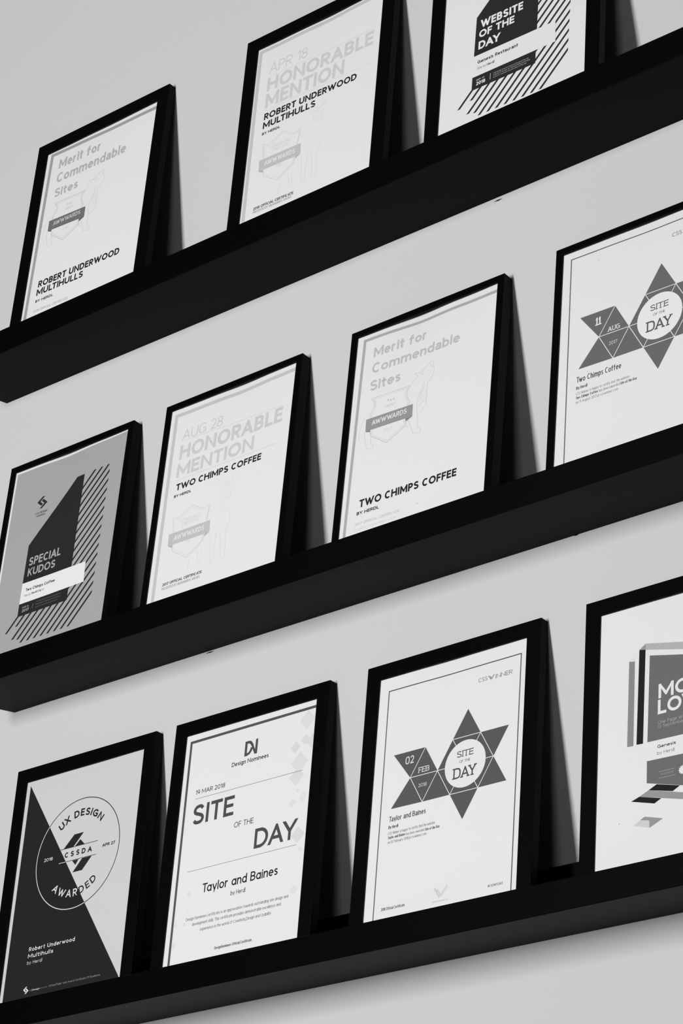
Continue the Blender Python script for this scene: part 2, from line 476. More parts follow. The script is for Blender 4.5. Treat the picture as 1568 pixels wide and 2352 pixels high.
# ------------------------------------------------------------------ printed sheets (mm on the frame's own face)
DESIGNS = {
 '11': [
  ('L','border',1,160,5.2,[(25.3,23.5),(27.8,304.2),(227.4,300.3)]),
  ('T','t',1,180,'Merit for',44.16,275.99,122.26,15.48,0.19,-0.023,''),
  ('T','t',1,180,'Commendable',43.98,252.93,171.83,15.58,0.19,-0.023,''),
  ('T','t',1,180,'Sites',44.2,229.22,88.15,14.06,0.19,-0.023,''),
  ('L','e',1,170,0.5,[(48.6,190.5),(48.0,198.7),(51.6,203.2),(53.7,207.6),(52.9,213.2),(48.6,218.7),(104.7,216.3),(100.6,210.3),(100.2,204.6),(102.7,198.7),(105.5,194.8),(103.8,189.8)]),
  ('L','e',1,196,0.4,[(50.4,191.1),(50.0,197.1),(53.9,202.4),(55.8,206.7),(55.1,212.5),(52.1,216.2),(102.2,214.5),(98.5,210.3),(98.0,205.0),(100.5,198.9),(103.0,195.1),(101.7,190.2)]),
  ('L','e',1,180,0.6,[(50.0,174.0),(51.6,167.2),(75.7,150.3),(100.9,163.5),(101.9,166.5),(100.6,172.7)]),
  ('L','e',1,196,0.4,[(52.2,173.1),(53.3,168.2),(75.5,153.2),(98.7,165.1),(99.5,167.6),(98.4,172.6)]),
  ('P','e',2,112,[(42.6,192.5),(110.2,189.2),(110.4,172.8),(42.8,176.5)]),
  ('P','e',1,96,[(42.7,177.5),(49.7,177.4),(50.0,173.6),(44.0,175.4)]),
  ('P','e',1,96,[(100.5,173.3),(110.4,172.8),(101.2,168.7)]),
  ('T','e',3,200,'AWWWARDS',51.54,181.75,101.96,6.6,0.17,-0.023,''),
  ('T','e',1,196,'MERIT',68.98,198.53,85.32,3.26,0.12,-0.023,''),
  ('T','e',1,205,'2018',69.62,166.54,81.9,3.56,0.12,-0.023,''),
  ('P','e',1,190,[(73.8,209.3),(73.3,208.3),(72.2,208.3),(73.0,207.5),(72.8,206.4),(73.7,207.0),(74.6,206.4),(74.4,207.5),(75.2,208.2),(74.1,208.3)]),
  ('P','e',1,190,[(77.5,208.4),(77.0,207.4),(75.9,207.4),(76.7,206.7),(76.5,205.6),(77.4,206.1),(78.4,205.5),(78.1,206.6),(78.9,207.3),(77.8,207.4)]),
  ('P','e',1,190,[(81.4,208.1),(81.0,207.2),(79.9,207.1),(80.7,206.4),(80.5,205.3),(81.4,205.8),(82.4,205.2),(82.1,206.3),(83.0,207.0),(81.9,207.1)]),
  ('L','e',1,196,0.4,[(105.6,216.9),(111.4,223.1),(114.9,224.8),(110.3,229.8),(119.9,229.6),(132.8,238.2),(135.8,237.7),(136.8,234.5),(135.6,229.3),(138.3,227.6),(138.0,221.4),(136.4,218.3),(133.5,213.1),(129.6,211.9),(129.3,196.2),(129.4,180.4),(119.3,172.6)]),
  ('L','e',1,196,0.4,[(110.3,229.8),(113.7,229.8),(117.3,229.2),(122.1,224.1),(122.7,229.8)]),
  ('L','e',1,196,0.4,[(132.8,238.2),(132.5,233.6),(135.6,229.3)]),
  ('L','e',1,196,0.4,[(115.6,193.0),(122.5,205.5),(125.4,214.4)]),
  ('L','e',1,196,0.4,[(115.6,193.0),(119.2,155.3),(123.4,152.1),(124.6,147.0),(113.9,148.2),(104.3,170.9)]),
  ('L','e',1,196,0.4,[(118.7,182.7),(128.7,191.5)]),
  ('L','e',1,196,0.4,[(119.1,195.1),(126.8,207.2)]),
  ('L','e',1,196,0.4,[(118.1,190.4),(128.7,199.8)]),
  ('L','e',1,196,0.4,[(102.9,164.4),(103.2,161.0),(107.2,160.4)]),
  ('L','e',1,196,0.4,[(47.0,199.5),(39.1,195.2),(34.0,179.3),(33.5,169.1)]),
  ('L','e',1,196,0.4,[(42.8,176.2),(41.4,171.7),(46.7,151.4),(55.8,150.4),(56.0,154.8),(52.7,156.5),(50.9,167.4)]),
  ('T','t',1,34,'ROBERT UNDERWOOD',41.38,88.71,188.07,10.15,0.22,-0.023,''),
  ('T','t',1,34,'MULTIHULLS',40.64,76.05,125.6,10.0,0.22,-0.023,''),
  ('T','t',1,34,'BY HERDL',41.02,65.27,73.56,4.02,0.225,-0.023,''),
  ('T','t',1,175,'2018 OFFICIAL CERTIFICATE',40.28,50.26,103.37,3.66,0.16,-0.023,''),
 ],
 '12': [
  ('L','border',1,196,5.2,[(24.2,24.8),(23.2,303.6),(200.5,304.8)]),
  ('T','t',1,206,'APR 18',40.94,262.68,103.3,16.27,0.1,-0.0225,''),
  ('T','t',1,205,'HONORABLE',40.13,235.21,210.04,20.74,0.21,-0.0225,''),
  ('T','t',1,205,'MENTION',40.12,209.65,166.44,21.77,0.21,-0.0225,''),
  ('L','t',1,206,0.5,[(42.5,257.8),(210.4,254.5)]),
  ('L','t',1,206,0.5,[(39.5,206.2),(208.3,203.8)]),
  ('T','t',1,38,'ROBERT UNDERWOOD',40.83,191.73,188.14,9.88,0.22,-0.0225,''),
  ('T','t',1,38,'MULTIHULLS',40.4,178.45,124.87,9.99,0.22,-0.0225,''),
  ('T','t',1,38,'BY HERDL',40.34,168.91,69.48,3.91,0.225,-0.0225,''),
  ('L','e',1,196,0.45,[(47.0,131.3),(44.3,153.4),(54.5,150.1),(74.4,161.2),(95.6,149.4),(104.5,152.1),(103.1,139.7),(101.4,130.4)]),
  ('L','e',1,206,0.35,[(49.0,132.1),(46.8,150.0),(55.7,147.4),(74.8,158.6),(95.9,146.8),(102.8,148.4),(101.9,138.6),(100.2,130.9)]),
  ('L','e',1,196,0.5,[(48.3,115.7),(49.5,105.6),(74.0,89.3),(98.6,104.1),(99.6,113.1)]),
  ('L','e',1,206,0.4,[(49.6,114.6),(50.7,107.8),(74.1,92.1),(96.9,104.7),(97.9,113.3)]),
  ('P','e',2,192,[(40.6,131.2),(107.3,129.6),(108.0,112.9),(41.2,114.8)]),
  ('P','e',1,178,[(41.0,115.9),(48.0,115.4),(48.7,110.4),(42.0,114.3)]),
  ('P','e',1,178,[(100.8,113.5),(107.2,113.1),(100.2,109.4)]),
  ('T','e',3,228,'AWWWARDS',49.92,119.89,98.86,6.9,0.17,-0.0225,''),
  ('T','e',1,214,'HONORABLE',57.69,141.99,90.18,4.4,0.12,-0.0225,''),
  ('T','e',1,214,'MENTION',61.03,136.18,87.56,4.4,0.12,-0.0225,''),
  ('T','e',1,214,'2018',69.21,109.72,77.24,3.6,0.12,-0.0225,''),
  ('L','e',1,212,0.35,[(107.6,188.3),(128.3,170.7),(130.4,167.4),(133.3,171.4),(141.1,176.1)]),
  ('L','e',1,212,0.35,[(115.5,186.3),(129.0,172.6),(135.0,171.6),(140.8,178.4)]),
  ('L','e',1,212,0.35,[(124.9,171.4),(122.6,165.7),(125.0,156.1),(128.5,151.3),(137.2,152.0),(137.5,164.2)]),
  ('L','e',1,212,0.35,[(129.0,157.7),(131.2,154.1)]),
  ('L','e',1,212,0.35,[(135.8,156.9),(138.0,153.2)]),
  ('L','e',1,212,0.35,[(121.5,171.9),(117.9,173.9)]),
  ('L','e',1,212,0.35,[(141.3,167.3),(138.4,163.9)]),
  ('L','e',1,212,0.35,[(104.9,142.0),(114.9,142.9),(123.2,143.5),(128.9,137.5),(136.4,138.0),(140.9,142.2)]),
  ('L','e',1,212,0.35,[(138.1,130.2),(139.6,118.3),(137.8,111.7),(133.7,108.8),(120.6,110.2)]),
  ('L','e',1,212,0.35,[(136.3,110.9),(135.2,99.1),(136.5,80.9),(136.4,71.1),(130.3,71.0),(129.2,83.3),(126.8,106.8)]),
  ('L','e',1,212,0.35,[(119.7,110.5),(119.7,97.0),(118.4,86.8),(119.3,69.5),(114.5,67.5),(112.3,88.7),(110.1,110.0),(105.4,110.9)]),
  ('L','e',1,212,0.35,[(96.8,95.1),(97.6,82.8),(99.0,71.8),(94.5,71.1),(92.8,84.3),(90.8,93.5)]),
  ('L','e',1,212,0.35,[(81.4,88.0),(78.8,81.6),(78.8,68.9),(76.1,70.5)]),
  ('T','t',1,38,'2018 OFFICIAL CERTIFICATE',39.29,58.67,102.95,3.97,0.19,-0.0225,''),
  ('T','t',1,150,'PRESENTED BY AWWWARDS JURORS',39.28,53.88,100.61,3.56,0.12,-0.0225,''),
 ],
 '13': [
  ('P','e',1,42,[(159.0,50.0),(162.9,49.9),(197.4,86.6),(197.5,90.9)]),
  ('P','e',1,42,[(146.9,50.2),(150.9,50.1),(197.7,100.0),(197.7,104.2)]),
  ('P','e',1,42,[(134.9,50.5),(138.9,50.4),(197.9,113.3),(198.0,117.6)]),
  ('P','e',1,42,[(122.9,50.7),(126.8,50.6),(198.2,126.7),(198.3,131.0)]),
  ('P','e',1,42,[(110.8,51.0),(114.8,50.9),(198.5,140.0),(198.6,144.3)]),
  ('P','e',1,42,[(98.8,51.2),(102.8,51.1),(198.8,153.4),(198.9,157.7)]),
  ('P','e',1,42,[(86.8,51.5),(90.7,51.4),(199.1,166.8),(199.1,171.0)]),
  ('P','e',1,42,[(74.7,51.7),(78.7,51.7),(199.3,180.1),(199.4,184.4)]),
  ('P','e',1,42,[(68.1,57.8),(72.1,57.7),(199.6,193.5),(199.7,197.8)]),
  ('P','e',1,42,[(58.4,60.4),(62.4,60.4),(199.9,206.8),(200.0,211.1)]),
  ('P','e',1,42,[(62.3,77.7),(66.3,77.6),(200.2,220.2),(200.3,224.5)]),
  ('P','e',1,42,[(44.9,72.2),(48.8,72.1),(200.5,233.6),(200.5,237.8)]),
  ('P','e',1,42,[(77.5,120.0),(81.6,119.9),(200.7,246.9),(200.8,251.2)]),
  ('P','e',1,42,[(109.1,166.7),(113.1,166.6),(201.0,260.3),(201.1,264.6)]),
  ('P','e',1,42,[(109.4,180.1),(113.4,180.0),(200.3,272.4),(196.3,272.5)]),
  ('P','e',1,42,[(109.6,193.4),(113.7,193.3),(188.2,272.7),(184.2,272.8)]),
  ('P','e',1,42,[(109.9,206.8),(114.0,206.7),(176.2,272.9),(172.2,273.0)]),
  ('P','e',2,42,[(66.3,194.9),(140.6,273.3),(154.4,273.1),(153.5,136.3),(65.1,138.4)]),
  ('P','e',2,42,[(64.5,109.8),(153.1,107.9),(153.0,89.6),(64.3,91.2)]),
  ('P','e',3,228,[(65.1,139.2),(179.0,136.8),(179.9,107.5),(64.5,109.3)]),
  ('T','t',4,232,'WEBSITE',72.8,177.15,132.62,11.34,0.22,-0.021,''),
  ('T','t',4,232,'OF THE',71.12,163.3,120.96,10.56,0.22,-0.021,''),
  ('T','t',4,232,'DAY',71.06,146.55,101.45,11.48,0.22,-0.021,''),
  ('T','t',4,40,'Genesis Restaurant',70.95,126.31,127.79,4.74,0.19,-0.021,''),
  ('T','t',4,110,'Site by',70.91,118.15,83.15,3.24,0.12,-0.021,''),
  ('T','t',4,60,'Herdl',84.58,117.59,95.06,3.47,0.18,-0.021,''),
  ('T','t',4,200,'SEP 17',70.35,102.12,81.81,2.24,0.18,-0.021,''),
  ('T','t',4,232,'2018',70.45,95.87,83.35,4.82,0.2,-0.021,''),
  ('L','t',4,200,0.7,[(90.2,95.9),(90.5,104.1)]),
  ('T','t',4,165,'CSS Design Awards is honoured to award this site',94.67,101.47,143.48,1.84,0.14,-0.021,''),
  ('T','t',4,165,'Website of the Day for demonstrating outstanding',94.58,98.66,145.47,1.83,0.14,-0.021,''),
  ('T','t',4,165,'levels of creativity and execution on this day',94.72,95.74,140.96,1.83,0.14,-0.021,''),
 ],
 '21': [
  ('P','b',0.35,166,[(12.2,8),(215,8),(215,297.6),(12.2,296.2)]),
  ('P','e',1,40,[(149.3,39.3),(153.2,39.3),(186.2,76.0),(186.2,80.2)]),
  ('P','e',1,40,[(137.5,39.3),(141.4,39.3),(186.2,89.1),(186.2,93.3)]),
  ('P','e',1,40,[(125.7,39.3),(129.6,39.3),(186.2,102.2),(186.2,106.4)]),
  ('P','e',1,40,[(113.9,39.3),(117.8,39.3),(186.2,115.3),(186.2,119.5)]),
  ('P','e',1,40,[(102.1,39.3),(106.0,39.3),(186.2,128.4),(186.2,132.6)]),
  ('P','e',1,40,[(90.3,39.3),(94.2,39.3),(186.2,141.5),(186.2,145.7)]),
  ('P','e',1,40,[(78.5,39.3),(82.4,39.3),(186.2,154.6),(186.2,158.8)]),
  ('P','e',1,40,[(66.7,39.3),(70.6,39.3),(186.2,167.7),(186.2,171.9)]),
  ('P','e',1,40,[(60.1,45.1),(64.0,45.1),(186.2,180.8),(186.2,185.0)]),
  ('P','e',1,40,[(50.5,47.5),(54.4,47.5),(186.2,193.9),(186.2,198.1)]),
  ('P','e',1,40,[(54.0,64.5),(57.9,64.5),(186.2,207.0),(186.2,211.2)]),
  ('P','e',1,40,[(37.0,58.7),(40.9,58.7),(186.2,220.1),(186.2,224.3)]),
  ('P','e',1,40,[(68.0,106.3),(72.0,106.3),(186.2,233.2),(186.2,237.4)]),
  ('P','e',1,40,[(98.0,152.7),(102.0,152.7),(186.2,246.3),(186.2,250.5)]),
  ('P','e',1,40,[(98.0,165.8),(102.0,165.8),(185.2,258.2),(181.3,258.2)]),
  ('P','e',1,40,[(98.0,178.9),(102.0,178.9),(173.4,258.2),(169.5,258.2)]),
  ('P','e',1,40,[(98.0,192.0),(102.0,192.0),(161.6,258.2),(157.7,258.2)]),
  ('P','e',2,40,[(55.5,179.5),(126.7,257.8),(140.2,257.9),(142.2,123.8),(55.5,124)]),
  ('P','e',2,40,[(55.5,96),(142.4,96),(142.6,78),(55.7,77.8)]),
  ('P','e',3,230,[(55.5,124.8),(167.2,124.8),(168.6,96.1),(55.5,95.5)]),
  ('T','t',4,166,'SPECIAL',61.4,148.2,117.8,11.89,0.19,0,''),
  ('T','t',4,166,'KUDOS',62.24,133.13,110.96,11.26,0.19,0,''),
  ('T','t',4,30,'Two Chimps Coffee',63.41,111.62,114.97,4.28,0.19,0,''),
  ('T','t',4,90,'Site by',62.27,104.44,74.02,2.97,0.12,0,''),
  ('T','t',4,50,'Herdl Ltd,',75.15,104.76,92.41,2.96,0.2,0,''),
  ('T','t',4,120,'UK',93.18,104.7,97.72,2.74,0.12,0,''),
  ('T','t',4,160,'AUG 16',62.07,87.85,73.62,2.78,0.17,0,''),
  ('T','t',4,170,'2017',62.37,82.49,74.71,3.98,0.2,0,''),
  ('L','t',4,140,0.5,[(80.8,83.5),(81.4,90.3)]),
  ('T','t',4,110,'CSS Design Awards is honoured to award this site',86.3,90.64,129.54,1.74,0.13,0,''),
  ('T','t',4,110,'Special Kudos for demonstrating outstanding',86.46,86.88,129.23,1.74,0.13,0,''),
  ('T','t',4,110,'levels of creativity and good execution',86.06,82.97,125.07,1.74,0.13,0,''),
  ('P','l',2,48,[(67.2,247.7),(71.3,247.7),(64.1,240.8),(69.3,236.2),(66.3,234.3),(58.5,240.8)]),
  ('P','l',2,48,[(68.5,230.2),(64.4,230.2),(71.6,237.1),(66.3,241.7),(69.3,243.5),(77.2,237.1)]),
  ('T','l',2,60,'CSS DESIGN',58.09,222.77,79.14,2.97,0.16,0,''),
  ('T','l',2,60,'AWARDS',60.94,218.67,76.73,2.62,0.16,0,''),
 ],
 '22': [
  ('L','border',1,196,5.1,[(18.1,6.2),(17.5,290.4),(218.4,290.9)]),
  ('T','t',1,203,'AUG 28',32.51,250.73,98.06,14.92,0.1,0,''),
  ('T','t',1,203,'HONORABLE',31.4,222.98,197.12,20.77,0.21,0,''),
  ('T','t',1,203,'MENTION',30.65,198.13,155.06,19.27,0.21,0,''),
  ('L','t',1,203,0.5,[(30.1,249.9),(196.1,245.5)]),
  ('L','t',1,203,0.5,[(30.1,194.2),(196.7,194.2)]),
  ('T','t',1,38,'TWO CHIMPS COFFEE',33.0,179.47,169.95,9.18,0.22,0,''),
  ('T','t',1,38,'BY HERDL',31.42,169.91,59.57,3.73,0.225,0,''),
  ('L','e',1,196,0.45,[(37.6,120.1),(34.4,142.2),(44.6,139.1),(64.3,150.6),(85.7,139.3),(94.6,142.2),(93.5,129.8),(92.0,120.5)]),
  ('L','e',1,206,0.35,[(39.5,121.0),(36.9,138.8),(45.9,136.4),(64.7,148.0),(86.1,136.7),(93.0,138.5),(92.3,128.7),(90.8,120.9)]),
  ('L','e',1,196,0.5,[(39.2,104.6),(40.6,94.5),(65.5,78.7),(89.8,94.1),(90.6,103.1)]),
  ('L','e',1,206,0.4,[(40.5,103.5),(41.8,96.7),(65.5,81.5),(88.1,94.7),(88.9,103.3)]),
  ('P','e',2,192,[(31.2,119.9),(97.9,119.8),(99.0,103.1),(32.1,103.5)]),
  ('P','e',1,178,[(31.9,104.6),(38.9,104.3),(39.7,99.3),(33.0,103.0)]),
  ('P','e',1,178,[(91.8,103.5),(98.2,103.3),(91.2,99.4)]),
  ('T','e',3,228,'AWWWARDS',40.74,108.79,89.68,6.9,0.17,0,''),
  ('T','e',1,214,'HONORABLE',48.01,131.06,80.5,4.4,0.12,0,''),
  ('T','e',1,214,'MENTION',51.48,125.32,78.01,4.4,0.12,0,''),
  ('T','e',1,214,'2017',60.26,99.05,68.29,3.6,0.12,0,''),
  ('L','e',1,212,0.35,[(96.9,178.5),(118.0,161.3),(120.1,158.1),(122.9,162.2),(130.6,167.0)]),
  ('L','e',1,212,0.35,[(104.8,176.7),(118.6,163.3),(124.6,162.4),(130.3,169.3)]),
  ('L','e',1,212,0.35,[(114.5,162.0),(112.4,156.2),(115.0,146.7),(118.6,142.0),(127.3,142.9),(127.3,155.1)]),
  ('L','e',1,212,0.35,[(119.0,148.4),(121.2,144.8)]),
  ('L','e',1,212,0.35,[(125.8,147.7),(128.0,144.1)]),
  ('L','e',1,212,0.35,[(111.1,162.4),(107.5,164.3)]),
  ('L','e',1,212,0.35,[(131.0,158.2),(128.2,154.8)]),
  ('L','e',1,212,0.35,[(95.2,132.1),(105.2,133.3),(113.5,134.0),(119.3,128.2),(126.8,128.8),(131.2,133.1)]),
  ('L','e',1,212,0.35,[(128.7,121.1),(130.4,109.2),(128.8,102.6),(124.7,99.6),(111.6,100.7)]),
  ('L','e',1,212,0.35,[(127.3,101.7),(126.5,89.9),(128.2,71.8),(128.3,62.0),(122.2,61.7),(120.8,74.0),(117.9,97.4)]),
  ('L','e',1,212,0.35,[(110.7,101.0),(111.0,87.5),(110.0,77.2),(111.2,60.0),(106.5,57.9),(103.8,79.0),(101.1,100.3),(96.4,101.0)]),
  ('L','e',1,212,0.35,[(88.2,85.1),(89.2,72.8),(90.9,61.8),(86.4,61.0),(84.4,74.2),(82.2,83.3)]),
  ('L','e',1,212,0.35,[(72.9,77.6),(70.5,71.2),(70.8,58.5),(68.0,60.0)]),
  ('T','t',1,38,'2017 OFFICIAL CERTIFICATE',31.52,49.69,94.59,3.74,0.19,0,''),
  ('T','t',1,150,'PRESENTED BY AWWWARDS JURORS',31.08,44.21,92.13,3.48,0.12,0,''),
 ],
 '23': [
  ('L','border',1,172,4.0,[(16.1,7.9),(19.6,292.5),(219.7,289.7)]),
  ('T','t',1,190,'Merit for',34.81,264.1,111.61,13.61,0.19,-0.013,''),
  ('T','t',1,190,'Commendable',34.68,241.9,161.58,13.64,0.19,-0.013,''),
  ('T','t',1,190,'Sites',34.0,218.02,78.72,13.82,0.19,-0.013,''),
  ('L','e',1,184,0.5,[(39.0,178.5),(38.2,186.7),(41.7,191.3),(43.7,195.7),(42.7,201.3),(38.3,206.7),(94.5,205.6),(90.5,199.5),(90.2,193.8),(92.9,187.9),(95.8,184.1),(94.2,179.1)]),
  ('L','e',1,196,0.4,[(40.8,179.1),(40.2,185.1),(44.0,190.5),(45.8,194.9),(45.0,200.6),(41.9,204.3),(92.0,203.7),(88.4,199.4),(88.0,194.1),(90.7,188.1),(93.2,184.4),(92.1,179.4)]),
  ('L','e',1,180,0.6,[(40.7,162.0),(42.5,155.3),(67.0,138.9),(91.9,152.7),(92.8,155.7),(91.4,161.9)]),
  ('L','e',1,196,0.4,[(43.0,161.2),(44.2,156.3),(66.7,141.8),(89.6,154.3),(90.4,156.8),(89.2,161.8)]),
  ('P','e',2,150,[(32.9,180.4),(100.6,178.6),(101.2,162.2),(33.5,164.4)]),
  ('P','e',1,132,[(33.4,165.4),(40.4,165.4),(40.8,161.6),(34.7,163.3)]),
  ('P','e',1,132,[(91.3,162.5),(101.2,162.2),(92.1,157.9)]),
  ('T','e',3,226,'AWWWARDS',42.11,169.82,92.53,6.6,0.17,-0.013,''),
  ('T','e',1,196,'MERIT',59.16,187.0,75.5,3.26,0.12,-0.013,''),
  ('T','e',1,205,'2017',60.53,155.03,72.81,3.56,0.12,-0.013,''),
  ('P','e',1,190,[(63.7,197.9),(63.3,196.9),(62.2,196.8),(63.0,196.1),(62.8,195.0),(63.7,195.6),(64.6,195.0),(64.4,196.1),(65.2,196.8),(64.1,196.9)]),
  ('P','e',1,190,[(67.4,197.1),(67.0,196.1),(65.9,196.0),(66.7,195.3),(66.5,194.2),(67.4,194.8),(68.4,194.2),(68.1,195.3),(68.9,196.0),(67.8,196.1)]),
  ('P','e',1,190,[(71.4,196.9),(71.0,195.9),(69.9,195.8),(70.7,195.1),(70.5,194.0),(71.4,194.6),(72.4,194.0),(72.1,195.1),(73.0,195.8),(71.9,195.9)]),
  ('L','e',1,196,0.4,[(95.3,206.2),(101.0,212.5),(104.5,214.3),(99.7,219.2),(109.4,219.2),(122.0,228.1),(125.1,227.7),(126.1,224.5),(125.1,219.3),(127.8,217.7),(127.6,211.4),(126.1,208.3),(123.3,203.0),(119.5,201.8),(119.5,186.1),(120.0,170.3),(110.1,162.2)]),
  ('L','e',1,196,0.4,[(99.7,219.2),(103.1,219.3),(106.8,218.8),(111.7,213.8),(112.1,219.5)]),
  ('L','e',1,196,0.4,[(122.0,228.1),(121.9,223.5),(125.1,219.3)]),
  ('L','e',1,196,0.4,[(105.9,182.5),(112.5,195.2),(115.2,204.2)]),
  ('L','e',1,196,0.4,[(105.9,182.5),(110.4,144.9),(114.6,141.8),(115.9,136.8),(105.2,137.7),(95.1,160.2)]),
  ('L','e',1,196,0.4,[(109.2,172.3),(119.0,181.3)]),
  ('L','e',1,196,0.4,[(109.3,184.7),(116.8,197.0)]),
  ('L','e',1,196,0.4,[(108.5,180.0),(118.8,189.6)]),
  ('L','e',1,196,0.4,[(93.9,153.7),(94.2,150.3),(98.2,149.8)]),
  ('L','e',1,196,0.4,[(37.2,187.5),(29.4,183.0),(24.6,167.0),(24.4,156.8)]),
  ('L','e',1,196,0.4,[(33.5,164.1),(32.2,159.5),(38.0,139.4),(47.1,138.6),(47.2,143.0),(43.8,144.6),(41.8,155.5)]),
  ('T','t',1,38,'TWO CHIMPS COFFEE',34.62,64.45,171.17,10.0,0.22,-0.013,''),
  ('T','t',1,38,'BY HERDL',31.99,55.33,63.87,4.13,0.225,-0.013,''),
  ('T','t',1,196,'2017 OFFICIAL CERTIFICATE',31.26,41.98,94.1,3.45,0.16,-0.013,''),
  ('T','t',1,214,'PRESENTED BY AWWWARDS JURORS',30.91,35.24,91.18,2.79,0.1,-0.013,''),
  ('P','t',1,90,[(118.4,44.1),(119.0,44.7),(119.6,44.1),(119.0,43.5)]),
 ],
 '24': [
  ('L','border',1,96,1.3,[(22.0,8),(19.6,290.0),(200.5,288.3),(202.5,8)]),
  ('P','e',1,106,[(34.9,208.7),(80.0,208.3),(60.5,175.7)]),
  ('P','e',1,106,[(80.0,208.3),(60.5,175.7),(98.9,175.4)]),
  ('P','e',1,106,[(60.5,175.7),(79.5,142.8),(98.9,175.4)]),
  ('P','e',1,106,[(60.5,175.7),(35.3,143.8),(79.5,142.8)]),
  ('P','e',1,106,[(98.9,175.4),(79.5,142.8),(117.9,142.5)]),
  ('P','e',1,106,[(118.4,208.0),(137.9,240.6),(156.9,207.7)]),
  ('P','e',1,106,[(156.9,207.7),(195.3,207.4),(175.8,174.8)]),
  ('P','e',1,106,[(175.8,174.8),(194.8,141.9),(156.3,142.2)]),
  ('P','e',1,106,[(156.3,142.2),(136.9,109.6),(117.9,142.5)]),
  ('P','e',1,106,[(98.9,175.4),(118.4,208.0),(156.9,207.7),(175.8,174.8),(156.3,142.2),(117.9,142.5)]),
  ('L','e',2,232,0.8,[(80.0,208.3),(60.5,175.7)]),
  ('L','e',2,232,0.8,[(60.5,175.7),(98.9,175.4)]),
  ('L','e',2,232,0.8,[(60.5,175.7),(79.5,142.8)]),
  ('L','e',2,232,0.8,[(98.9,175.4),(79.5,142.8)]),
  ('L','e',2,232,0.8,[(98.9,175.4),(117.9,142.5)]),
  ('L','e',2,232,0.8,[(118.4,208.0),(156.9,207.7)]),
  ('L','e',2,232,0.8,[(156.9,207.7),(175.8,174.8)]),
  ('L','e',2,232,0.8,[(175.8,174.8),(156.3,142.2)]),
  ('L','e',2,232,0.8,[(156.3,142.2),(117.9,142.5)]),
  ('L','e',2,232,0.8,[(118.4,208.0),(156.3,142.2)]),
  ('L','e',2,232,0.8,[(156.9,207.7),(117.9,142.5)]),
  ('L','e',2,232,0.8,[(98.9,175.4),(175.8,174.8)]),
  ('D','e',3,232,137.4,175.1,28.1,0,0,360),
  ('T','e',4,92,'SITE',125.32,184.07,148.36,7.51,0.14,-0.008,'z'),
  ('T','e',4,118,'OF THE',129.21,177.28,144.17,2.96,0.14,-0.008,'z'),
  ('T','e',4,92,'DAY',121.71,159.12,152.6,12.86,0.14,-0.008,'z'),
  ('T','l',1,100,'CSS',150.49,269.27,162.93,5.16,0.1,-0.008,''),
  ('T','l',1,100,'INNER',174.29,268.43,197.37,5.24,0.11,-0.008,''),
  ('L','l',1,90,0.7,[(164.2,274.4),(167.9,268.8)]),
  ('L','l',1,90,0.7,[(166.6,273.1),(169.1,269.0)]),
  ('L','l',1,150,1.3,[(168.7,269.3),(172.1,274.2)]),
  ('T','e',4,228,'11',55.34,191.26,61.94,10.07,0.17,-0.01,'z'),
  ('T','e',4,228,'AUG',72.07,177.86,87.31,5.95,0.15,-0.01,'z'),
  ('T','e',4,210,'2017',73.82,160.54,84.56,4.07,0.13,-0.01,'z'),
  ('T','t',1,76,'Two Chimps Coffee',33.62,127.25,90.56,7.11,0.13,-0.01,''),
  ('T','t',1,80,'By Herdl',33.54,118.64,47.99,3.89,0.17,-0.01,''),
  ('T','t',1,135,'CSS Winner is happy to certify that the website',33.54,111.84,101.47,3.42,0.1,-0.01,''),
  ('T','t',1,95,'Two Chimps Coffee',33.77,106.78,61.92,3.42,0.18,-0.01,''),
  ('T','t',1,130,'has been awarded',63.17,106.4,89.11,3.39,0.1,-0.01,''),
  ('T','t',1,100,'Site of the Day',90.19,106.1,110.79,3.38,0.18,-0.01,''),
  ('T','t',1,135,'on 11 August 2017,at csswinner.com',33.71,101.23,87.57,3.41,0.1,-0.01,''),
  ('P','t',1,130,[(56.1,275.7),(56.7,276.2),(57.3,275.7),(56.7,275.2)]),
  ('P','t',1,130,[(47.1,136.9),(47.7,137.4),(48.3,136.9),(47.7,136.4)]),
 ],
 '31': [
  ('P','b',1,34,[(24.4,302),(215,28.8),(219,21),(219,8),(23.2,8),(23.3,28)]),
  ('D','e',2,40,123,195.2,69.9,1.0,-71.6,141.3),
  ('D','e',2,215,123,195.2,69.9,1.0,141.3,288.4),
  ('A','e',2,38,'UX DESIGN',123,195.2,47.2,134.5,44.5,9.4,0.21,0),
  ('A','e',2,215,'AWAR',123,195.2,55,-132.2,-82,9.5,0.165,1),
  ('A','e',2,38,'DED',123,195.2,55,-78.2,-46.2,9.5,0.175,1),
  ('P','e',2,38,[(98,204.6),(114.1,220.3),(129.9,220.3),(114.8,204.6)]),
  ('P','e',2,38,[(117.3,204.6),(125.4,212),(133.5,204.6)]),
  ('P','e',2,38,[(115.3,186.6),(126.3,186.6),(121.8,180)]),
  ('P','e',2,38,[(132.3,186.6),(148.5,186.6),(134.3,171.2),(118.4,171.3)]),
  ('L','e',2,38,0.7,[(92.8,204.4),(156,204.2)]),
  ('L','e',2,215,0.7,[(92.5,187.2),(104.3,187.2)]),
  ('L','e',2,38,0.7,[(104.5,187.2),(155.7,187.1)]),
  ('T','e',2,38,'C S S D A',101.4,192.4,147.3,6.9,0.23,0,''),
  ('T','e',2,215,'2018',65.79,194.18,80.66,4.15,0.16,0,''),
  ('T','e',2,40,'APR 27',164.79,194.21,185.96,3.95,0.22,0,''),
  ('T','t',2,222,'Robert Underwood',58.71,83.16,136.18,5.12,0.17,0,'s'),
  ('T','t',2,222,'Multihulls',58.47,74.9,101.27,5.06,0.17,0,'s'),
  ('T','t',2,200,'by Herdl',58.39,66.93,83.84,4.2,0.12,0,'s'),
